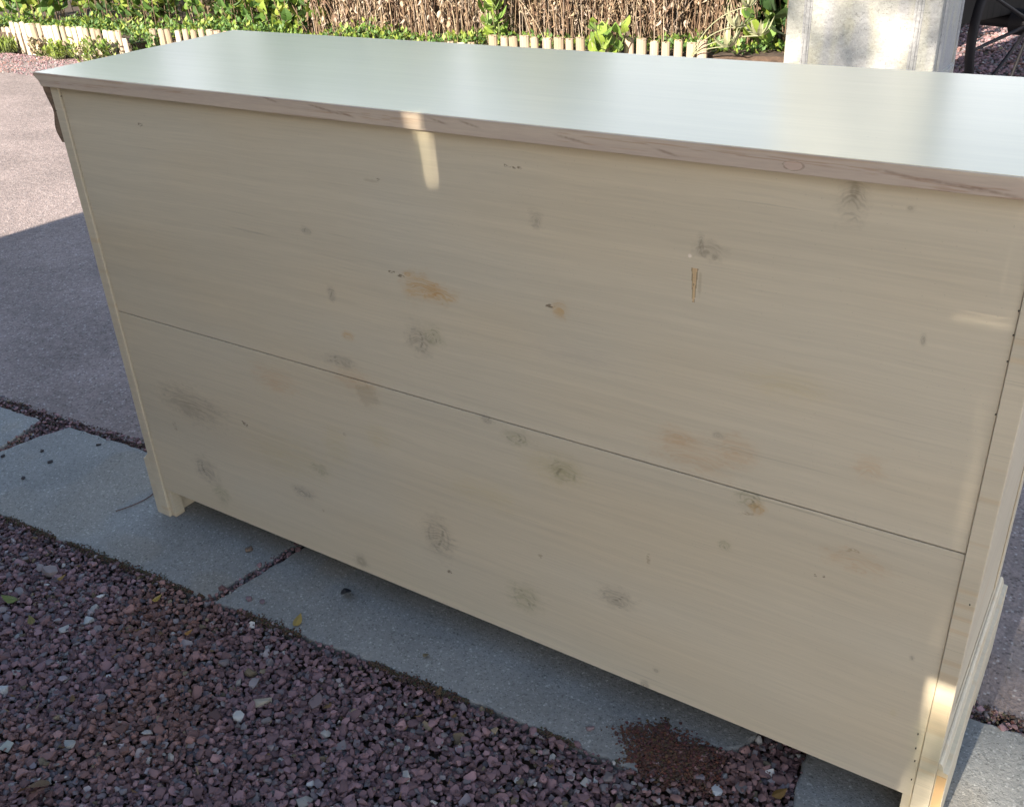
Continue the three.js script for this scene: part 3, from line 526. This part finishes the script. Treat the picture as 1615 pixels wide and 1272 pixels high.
weed('weed', 'leafy weed in the gap between the two edging runs', -4.86, 0.04, -3.88, 38, { n: 30, h: 0.14, s: 0.1, leaf: leafA, size: 0.045, mats: [greens[0], greens[4]], per: 5 });
weed('weed', 'fresh green leafy shoot over the edging behind the sideboard', -1.32, 0.05, -4.36, 35, { n: 9, h: 0.26, s: 0.06, leaf: leafRound, size: 0.085, mats: [greens[1], greens[0]], per: 5 });
weed('weed', 'tall green shoot standing among the dry stems', -2.2, BY, -4.5, 36, { n: 5, h: 0.5, s: 0.07, leaf: leafA, size: 0.1, mats: [greens[1], greens[0]], per: 9, lean: 0.3 });
{ // spiky rosettes on long arching stems
  const t = thing('spiky_weed', 'grey green spiky weed with star shaped leaf heads by the last log', 'weed', [-0.6, BY - 0.02, -4.5], 0, 'weeds at the edging'), r = rng(37), m = leafMat([0.26, 0.27, 0.16], 0.25);
  for (const [x, y, z] of [[0.02, 0.10, 0.06], [0.05, 0.2, 0.02], [0.16, 0.15, -0.04], [0.1, 0.3, -0.02]]) {
    const c = new THREE.QuadraticBezierCurve3(new THREE.Vector3(-0.22, 0.03, 0), new THREE.Vector3(-0.12, y * 0.9, z * 0.5), new THREE.Vector3(x, y, z));
    mesh('stem', new THREE.TubeGeometry(c, 8, 0.0032, 5), m, t);
    for (let i = 0; i < 9; i++) { const o = mesh('leaf', leafSlim, m, t); o.applyMatrix4(place(x, y, z, rr(0.7, 1.7, r), i * 0.7 + r(), 0, rr(0.09, 0.14, r), 1.3)); }
  }
}
// taller growth further back, mirrored in the polished top
function backTree(name, label, x, z, h, rx, seed, n, size, mats, rz = rx * 0.7, y0 = 0.35) {
  const t = thing(name, label, 'tree', [x, BY, z], 0, 'trees and tall bushes behind the flower bed'), r = rng(seed), lists = mats.map(() => []);
  mesh('trunk', new THREE.CylinderGeometry(0.03, 0.06, h * 0.75, 8).translate(0, h * 0.375, 0), stemBrown, t);
  const clumps = []; for (let k = 0; k < 16; k++) { const a = r() * 6.28, q = Math.sqrt(r()); clumps.push([Math.cos(a) * q * rx * 0.8, rr(y0, h * 0.9, r), Math.sin(a) * q * rz * 0.8, rr(0.25, 0.42, r) * rx]); }
  for (let k = 0; k < 5; k++) { const [cx, cy, cz] = clumps[k]; mesh('limb', new THREE.TubeGeometry(new THREE.LineCurve3(new THREE.Vector3(0, Math.min(cy * 0.6, h * 0.6), 0), new THREE.Vector3(cx, cy, cz)), 2, 0.014, 5), stemBrown, t); }
  for (let k = 0; k < n; k++) { const c = clumps[Math.floor(r() * clumps.length)], a = r() * 6.28, b = Math.acos(2 * r() - 1), d = c[3] * Math.cbrt(r()) * rr(0.8, 1.15, r); lists[Math.floor(r() * mats.length)].push(place(c[0] + Math.sin(b) * Math.cos(a) * d, Math.max(0.02, c[1] + Math.cos(b) * d), c[2] + Math.sin(b) * Math.sin(a) * d, rr(0.3, 1.6, r), r() * 6.28, rr(-0.5, 0.5, r), size * rr(0.7, 1.2, r))); }
  const crown = new THREE.Group(); crown.name = 'crown'; t.add(crown);
  lists.forEach((l, i) => structure(mesh('foliage', merged(leafA, l), mats[i], crown), 'stuff'));
}
backTree('hazel_bush', 'tall dark green bush at the far left behind the yellow green shrub', -7.9, -5.9, 2.6, 1.4, 51, 4600, 0.16, [greens[0], greens[4], darkGreens[1], darkGreens[3]]);
backTree('hazel_bush', 'tall green bush behind the two bright green shrubs', -5.4, -6.2, 2.5, 1.3, 52, 4600, 0.16, [greens[0], greens[4], darkGreens[1], darkGreens[3]]);
backTree('hazel_bush', 'brownish green bush behind the left dry stems', -3.3, -6.4, 2.2, 1.2, 53, 4200, 0.15, [greens[0], greens[3], darkGreens[1], drys[0]]);
backTree('hazel_bush', 'tall light green bush behind the middle dry stems', -1.5, -6.6, 2.0, 1.1, 54, 3800, 0.15, [greens[0], greens[3], darkGreens[1], drys[0]]);
backTree('hazel_bush', 'dark green bush behind the large leaved bush', -0.3, -6.8, 1.9, 0.9, 55, 2200, 0.13, darkGreens);
backTree('hazel_bush', 'dark low bush behind the cart', 1.3, -8.4, 1.3, 0.9, 56, 2000, 0.12, darkGreens);

// ---------------------------------------------------------------- old cart with a spoked wheel
{
  const t = thing('farm_cart', 'old dark farm cart with a thin spoked iron wheel right of the pillar', 'cart', [0.985, 0, -3.95], 1.2);
  const iron = mat({ color: lin(0.018, 0.016, 0.02), roughness: 0.6, metalness: 0.3 }), wood = mat({ map: logTex, color: lin(0.05, 0.047, 0.055), roughness: 0.9 }), pale = mat({ map: logTex, color: lin(0.25, 0.25, 0.28), roughness: 0.9 });
  const wheelAt = (z) => {
    const w = new THREE.Group(); w.name = 'wheel'; w.position.set(0, 0.46, z); t.add(w);
    mesh('rim', new THREE.TorusGeometry(0.447, 0.013, 8, 56).scale(1, 1, 1.7), iron, w);
    mesh('hub', new THREE.CylinderGeometry(0.05, 0.055, 0.16, 16).rotateX(Math.PI / 2), iron, w);
    for (let k = 0; k < 12; k++) mesh('spoke', new THREE.CylinderGeometry(0.0065, 0.0085, 0.41, 6).translate(0, 0.242, 0).rotateZ(k * Math.PI / 6 + 0.13), iron, w);
  };
  wheelAt(0); wheelAt(-0.62);
  mesh('axle', new THREE.CylinderGeometry(0.028, 0.028, 0.7, 10).rotateX(Math.PI / 2).translate(0, 0.46, -0.31), iron, t);
  const body = mesh('frame', planarUV(box(-0.62, 0.62, 0.49, 0.6, -0.53, -0.09, 0.006), 2, 2), wood, t);
  for (const z of [-0.1, -0.52]) for (let k = 0; k < 3; k++) mesh('side_board', planarUV(box(-0.62, 0.62, 0.605 + k * 0.122, 0.72 + k * 0.122, z - 0.011, z + 0.011, 0.004), 2, 2, k * 0.3, k * 0.2), k ? pale : wood, t);
  for (const x of [-0.6, 0.6]) for (let k = 0; k < 3; k++) mesh('end_board', planarUV(box(x - 0.01, x + 0.01, 0.605 + k * 0.122, 0.72 + k * 0.122, -0.505, -0.115, 0.004), 2, 2, k * 0.4, k * 0.1), k ? pale : wood, t);
  for (const z of [-0.15, -0.47]) mesh('shaft', new THREE.CylinderGeometry(0.024, 0.03, 1.5, 8).rotateZ(Math.PI / 2 - 0.3).translate(1.25, 0.34, z), wood, t);
}
{
  const r = rng(66), spots = [];
  structure(mesh('gravel_path', flatExtrude([[0.17, -4.5], [5, -4.5], [5, -8.5], [0.17, -8.5]], 0.012).translate(0, -0.014, 0), mat({ map: soilTex, roughness: 1 }), scene));
  for (let k = 0; k < 14000; k++) { const x = rr(0.2, 2.4, r), z = rr(-7.6, -4.6, r), d = r(); spots.push([x, -0.012 + d * 0.008, z, rr(0.009, 0.017, r), chipColour(x, z, r)]); }
  chips('gravel', 'loose reddish stone chippings on the ground around the cart wheel', spots, chipMat);
  const far = [];
  for (let k = 0; k < 3600; k++) { const x = rr(-7.4, -4.2, r), z = -3.7 + 0.55 * Math.pow(r(), 1.6) + 0.07 * (x + 5) * 0; const c = chipColour(x, z, r); c.multiplyScalar(1.15); far.push([x, 0.001, z, rr(0.004, 0.009, r), c]); }
  chips('gravel', 'thin strip of pinkish chippings along the foot of the bleached edging', far, chipMat);
}

// ---------------------------------------------------------------- behind the camera: board fence, notice board and a thin tree that shade the sideboard
{
  const t = thing('board_fence', 'tall vertical board fence behind the photographer, part dark stained and part cream', 'fence', [0, -0.02, 2.0]);
  const m = mat({ map: logTex, color: lin(1.55, 1.5, 1.36), roughness: 0.9 }), mDark = mat({ map: logTex, color: lin(0.2, 0.15, 0.11), roughness: 0.9 }), h = 2.02, X0 = -2.33, X1 = 1.315, gapL = 0.589, gapR = 0.611;
  const edges = [X0]; let x = X0; while (x < X1 - 0.16) { x += 0.121; if (Math.abs(x - gapL) < 0.07) x = gapL; edges.push(x); } edges.push(X1);
  for (let i = 0; i + 1 < edges.length; i++) {
    const a = edges[i], b = edges[i + 1], notch = Math.abs(a - gapL) < 1e-6;
    const pts = notch ? [[a + 0.001, 0], [b - 0.001, 0], [b - 0.001, h], [gapR, h], [gapR + 0.003, 1.76], [gapR + 0.007, 1.678], [gapR + 0.006, 1.668], [gapL + 0.013, 1.666], [gapL + 0.009, 1.68], [a + 0.001, 1.76]] : [[a + 0.001, 0], [b - 0.001, 0], [b - 0.001, h], [a + 0.001, h]];
    if (i + 2 === edges.length) pts.splice(2, 1, [b - 0.001, 1.53], [1.272, 1.53], [1.272, 1.617], [b - 0.001, 1.617], [b - 0.001, h]);
    mesh('board', planarUV(new THREE.ExtrudeGeometry(shapeOf(pts), { depth: 0.02, bevelEnabled: false }), 2, 2, i * 0.3, i * 0.17), b < -0.45 ? mDark : m, t);
    if (i) mesh('batten', planarUV(box(a - 0.014, a + 0.014, 0, notch ? 1.65 : h - 0.01, 0.021, 0.034), 2, 2, i * 0.2, 0), m, t);
  }
  for (let k = 0; k < 9; k++) mesh('vent_slat', planarUV(box(1.262, X1 - 0.001, 1.5318 + k * 0.0095, 1.5397 + k * 0.0095, 0.0205, 0.0265), 2, 2), m, t);
  for (const [y, d] of [[0.35, 0.05], [1.15, 0.05], [1.9, 0.105]]) mesh('rail', planarUV(box(X0, X1, y - d, y + d, 0.035, 0.08), 2, 2), m, t);
  for (const px of [X0 + 0.06, -0.5, X1 - 0.2]) mesh('post', planarUV(box(px - 0.045, px + 0.045, -0.02, h - 0.02, 0.081, 0.17), 2, 2), m, t);
}
function conifer(label, x, z, h, w, seed) {
  const t = thing('yew_bush', label, 'shrub', [x, -0.03, z], 0, 'dark evergreens in front of the fence'), r = rng(seed), l = [];
  mesh('trunk', new THREE.CylinderGeometry(0.02, 0.05, h * 0.8, 7).translate(0, h * 0.4, 0), stemBrown, t);
  for (let k = 0; k < 4200; k++) { const y = Math.pow(r(), 0.8), a = r() * 6.28, d = Math.sqrt(r()) * w * Math.pow(1 - y * 0.85, 0.6) * rr(0.85, 1.1, r); l.push(place(Math.cos(a) * d, 0.05 + y * (h - 0.1), Math.sin(a) * d, rr(0.2, 1.4, r), r() * 6.28, rr(-0.5, 0.5, r), rr(0.05, 0.09, r))); }
  structure(mesh('foliage', merged(leafA, l), leafMat([0.02, 0.04, 0.015], 0.1), t), 'stuff');
}
conifer('dark evergreen bush at the left end of the board fence', -1.85, 1.35, 1.6, 0.42, 301);
conifer('dark evergreen bush nearest the gravel, left of the photographer', -1.55, 0.72, 1.35, 0.4, 303);
conifer('small dark evergreen bush on the gravel between the other evergreens', -0.95, 0.98, 1.25, 0.34, 304);
conifer('dark evergreen bush in front of the stained part of the fence', -1.05, 1.45, 1.6, 0.42, 302);
{
  const t = thing('notice_board', 'blank framed notice board fixed to the right end of the board fence', 'notice board', [1.605, 1.13, 2.03]);
  const m = mat({ map: logTex, color: lin(1.35, 1.25, 1.05), roughness: 0.85 });
  mesh('panel', planarUV(box(-0.262, 0.262, 0.028, 0.872, -0.012, 0.004), 2, 2), m, t);
  for (const sx of [-1, 1]) mesh('frame', planarUV(box(sx * 0.27 - 0.02, sx * 0.27 + 0.02, 0, 0.9, -0.02, 0.005, 0.003), 2, 2), m, t);
  for (const y of [0.016, 0.884]) mesh('frame', planarUV(box(-0.249, 0.249, y - 0.016, y + 0.016, -0.018, 0.0045, 0.003), 2, 2), m, t);
}
{
  const t = thing('birch_tree', 'thin leafy tree far behind the photographer', 'tree', [1.2, -0.05, 9.2]), r = rng(71), lists = darkGreens.map(() => []);
  mesh('trunk', new THREE.CylinderGeometry(0.05, 0.12, 5.6, 10).translate(0, 2.8, 0), stemBrown, t);
  for (let k = 0; k < 14; k++) { const a = r() * 6.28, y = rr(2.6, 5.0, r); mesh('limb', new THREE.TubeGeometry(new THREE.LineCurve3(new THREE.Vector3(0, y, 0), new THREE.Vector3(Math.cos(a) * 1.3, y + rr(0.3, 1.1, r), Math.sin(a) * 1.0)), 2, 0.018, 6), stemBrown, t); }
  for (let k = 0; k < 6600; k++) { const a = r() * 6.28, b = Math.acos(2 * r() - 1), d = Math.cbrt(r()); lists[Math.floor(r() * lists.length)].push(place(-0.5 + Math.sin(b) * Math.cos(a) * d * 1.9, 5.3 + Math.cos(b) * d * 1.75, Math.sin(b) * Math.sin(a) * d * 1.4, rr(0.3, 1.6, r), r() * 6.28, rr(-0.5, 0.5, r), 0.09 * rr(0.7, 1.2, r))); }
  const crown = new THREE.Group(); crown.name = 'crown'; t.add(crown);
  lists.forEach((l, i) => structure(mesh('foliage', merged(leafA, l), darkGreens[i], crown), 'stuff'));
}

{
  const r = rng(640), spots = [];
  for (let k = 0; k < 16000; k++) {
    const a = r() * 6.283, q = Math.sqrt(r()), x = 1.152 + Math.cos(a) * q * (0.085 + 0.03 * vnoise(a * 2, 1, 641)), z = 0.035 + Math.sin(a) * q * 0.062; if (r() < smooth(0.5, 1, q + 0.35 * (vnoise(x * 70, z * 70, 644) - 0.5)) * 0.95) continue;
    spots.push([x, rr(-0.006, 0.0035, r) - 0.003 * q, z, rr(0.0012, 0.0034, r), lin(rr(0.07, 0.13, r), rr(0.036, 0.06, r), rr(0.024, 0.045, r))]);
  }
  for (let k = 0; k < 11000; k++) {
    const x = rr(-0.7, 1.12, r), w = smooth(0.2, 0.9, vnoise(x * 14, 2, 642) * 0.6 + 0.4 * vnoise(x * 50, 3, 643)) * 0.014; if (w < 0.0025) continue;
    const z = zFront(x) - 0.004 + rr(-0.9, 1, r) * r() * w * 1.3;
    spots.push([x, rr(-0.004, 0.002, r), z, rr(0.0009, 0.0026, r), lin(rr(0.05, 0.11, r), rr(0.04, 0.07, r), rr(0.025, 0.045, r))]);
  }
  for (let k = 0; k < 9000; k++) {
    const x = rr(-0.9, 1.8, r), z = zAsphalt(x) + rr(-0.012, 0.035, r);
    spots.push([x, rr(-0.009, -0.001, r), z, rr(0.0012, 0.0035, r), lin(rr(0.05, 0.11, r), rr(0.035, 0.065, r), rr(0.03, 0.055, r))]);
  }
  chips('soil', 'reddish brown soil spilled over the broken slab corner and slab edges', spots, chipMat).userData.category = 'soil';
  const lit = [[], []], g = new THREE.Group(); g.name = 'leaf_litter'; g.userData = { label: 'tiny scraps of dead leaf and stalk scattered over the gravel', category: 'leaf litter', kind: 'stuff' }; scene.add(g);
  for (let k = 0; k < 420; k++) { const x = rr(-0.5, 1.9, r), z = zFront(x) + rr(0.005, 0.8, r); lit[k % 2].push(place(x, rr(0, 0.005, r), z, rr(1.2, 1.9, r), r() * 6.28, rr(-0.4, 0.4, r), rr(0.006, 0.017, r), k % 3 ? 0.22 : 0.9)); }
  structure(mesh('scraps', merged(leafA, lit[0]), mat({ color: lin(0.12, 0.075, 0.035), roughness: 0.9 }), g), 'stuff');
  structure(mesh('scraps', merged(leafSlim, lit[1]), mat({ color: lin(0.2, 0.15, 0.09), roughness: 0.9 }), g), 'stuff');
}
// ---------------------------------------------------------------- small things lying about
{
  const r = rng(88), curl = (c) => mat({ color: lin(...c), roughness: 0.7 });
  const fallen = (label, x, z, y, size, c, shape = leafA, e = [1.4, 0]) => {
    const o = mesh('fallen_leaf', shape, curl(c), scene); o.rotation.order = 'YXZ'; o.rotation.set(e[0], r() * 6.28, e[1]); o.position.set(x, y, z); o.scale.setScalar(size);
    return tag(o, label, 'leaf', 'fallen leaves');
  };
  fallen('green fallen leaf on the gravel at the left edge', -0.037, 0.329, 0.004, 0.03, [0.12, 0.15, 0.04]);
  fallen('olive fallen leaf right of the green one on the gravel', 0.049, 0.355, 0.003, 0.02, [0.14, 0.12, 0.04]);
  fallen('yellow leaf on the gravel near the slab joint', 0.188, 0.2, 0.003, 0.022, [0.28, 0.19, 0.03]);
  fallen('amber leaf scrap on the gravel below the slab joint', 0.312, 0.23, 0.002, 0.018, [0.26, 0.12, 0.02]);
  fallen('ochre leaf scrap on the gravel below the big pinkish stone', -0.026, 0.252, 0.004, 0.02, [0.26, 0.15, 0.03]);
  fallen('crumpled brown leaf on the gravel at the bottom left', 0.377, 0.56, 0.004, 0.05, [0.10, 0.055, 0.025], leafRound, [1.2, 0.5]);
  fallen('gold leaf lying at the slab edge', 0.471, 0.118, 0.004, 0.026, [0.26, 0.19, 0.05]);
  fallen('rust brown leaf in the broken slab corner', 1.315, 0.03, 0.0, 0.024, [0.16, 0.09, 0.02]);
  fallen('small tan leaf scrap on the slab', 0.714, 0.057, 0.004, 0.016, [0.17, 0.14, 0.08]);
  const scrap = mesh('leaf_scrap', leafRound, curl([0.022, 0.022, 0.028]), scene); scrap.rotation.order = 'YXZ'; scrap.rotation.set(1.45, 1.1, 0.15); scrap.position.set(0.485, 0.009, -0.002); scrap.scale.set(0.022, 0.034, 0.03); tag(scrap, 'black rotted leaf scrap on the slab under the panel', 'leaf');
  const shapes = stoneShapes(6, 15, 0.6);
  const stone = (name, label, x, z, y, s, c, k, cat, group) => { const o = mesh(name, shapes[k % 6], mat({ color: lin(...c), roughness: 0.8 }), scene); o.position.set(x, y, z); o.scale.setScalar(s); o.rotation.y = k * 1.3; return tag(o, label, cat, group); };
  const P = (l, x, z, s, c, k) => stone('pale_stone', l, x, z, -0.002, s, c, k, 'stone', 'larger pale stones among the gravel');
  P('pale blue grey stone, largest near the left edge of the gravel', 0.124, 0.294, 0.0135, [0.4, 0.42, 0.43], 0);
  P('pale stone just left of the largest blue grey one', 0.107, 0.331, 0.010, [0.36, 0.36, 0.36], 1);
  P('whitish stone in the middle of the gravel', 0.538, 0.314, 0.0125, [0.42, 0.42, 0.41], 2);
  P('flat beige stone right of the whitish middle stone', 0.549, 0.273, 0.0165, [0.33, 0.3, 0.25], 3);
  P('mauve grey wide stone right of the flat beige stone', 0.625, 0.226, 0.017, [0.17, 0.13, 0.14], 4);
  P('light stone at the very left edge of the picture', 0.149, 0.476, 0.012, [0.42, 0.43, 0.44], 5);
  P('greenish white stone low at the left edge', 0.267, 0.546, 0.013, [0.34, 0.36, 0.33], 6);
  P('round grey stone near the bottom left', 0.348, 0.491, 0.011, [0.3, 0.3, 0.29], 7);
  P('pale blue stone in the broken slab corner', 1.245, 0.061, 0.012, [0.38, 0.4, 0.43], 8);
  P('light grey stone near the bottom middle of the gravel', 0.844, 0.269, 0.011, [0.36, 0.35, 0.34], 9);
  P('long pinkish stone at the slab edge, upper left of the gravel', -0.069, 0.243, 0.019, [0.24, 0.2, 0.2], 10);
  const B = (l, x, z, s, c, k) => stone('pebble', l, x, z, s * 0.42, s, c, k, 'pebble', 'pebbles on the slabs');
  B('tan pebble on the slab under the left end of the panel', 0.233, -0.002, 0.0085, [0.2, 0.14, 0.1], 1);
  B('mauve pebble alone on the slab near the broken corner', 1.036, 0.055, 0.0075, [0.22, 0.16, 0.17], 3);
  B('mauve pebble on the slab corner right of the joint', 0.345, 0.105, 0.0085, [0.17, 0.12, 0.14], 5);
  B('second mauve pebble on the slab corner, farther from the joint', 0.372, 0.098, 0.007, [0.15, 0.11, 0.13], 2);
  [[-0.491, -0.028, 'dark soil crumb on the left slab, farthest of the row'], [-0.428, -0.008, 'largest dark soil crumb on the left slab'], [-0.42, 0.066, 'dark soil crumb on the left slab, nearest the gravel'], [-0.393, -0.114, 'thin dark soil crumb near the rear edge of the left slab'], [-0.553, 0.032, 'dark soil crumb by the slab joint at the left edge']].forEach(([x, z, l], k) => stone('soil_crumb', l, x, z, 0.0025, 0.0065, [0.03, 0.026, 0.03], k, 'soil crumb', 'soil crumbs on the slab'));
  const tw = mesh('twig', new THREE.TubeGeometry(new THREE.QuadraticBezierCurve3(new THREE.Vector3(-0.12, 0.0022, 0.045), new THREE.Vector3(-0.09, 0.004, -0.005), new THREE.Vector3(-0.103, 0.0022, -0.04)), 8, 0.0012, 5), mat({ color: lin(0.13, 0.08, 0.07) }), scene);
  tag(tw, 'thin dry twig on the slab beside the left foot of the sideboard', 'twig');
}

renderer.render(scene, camera);
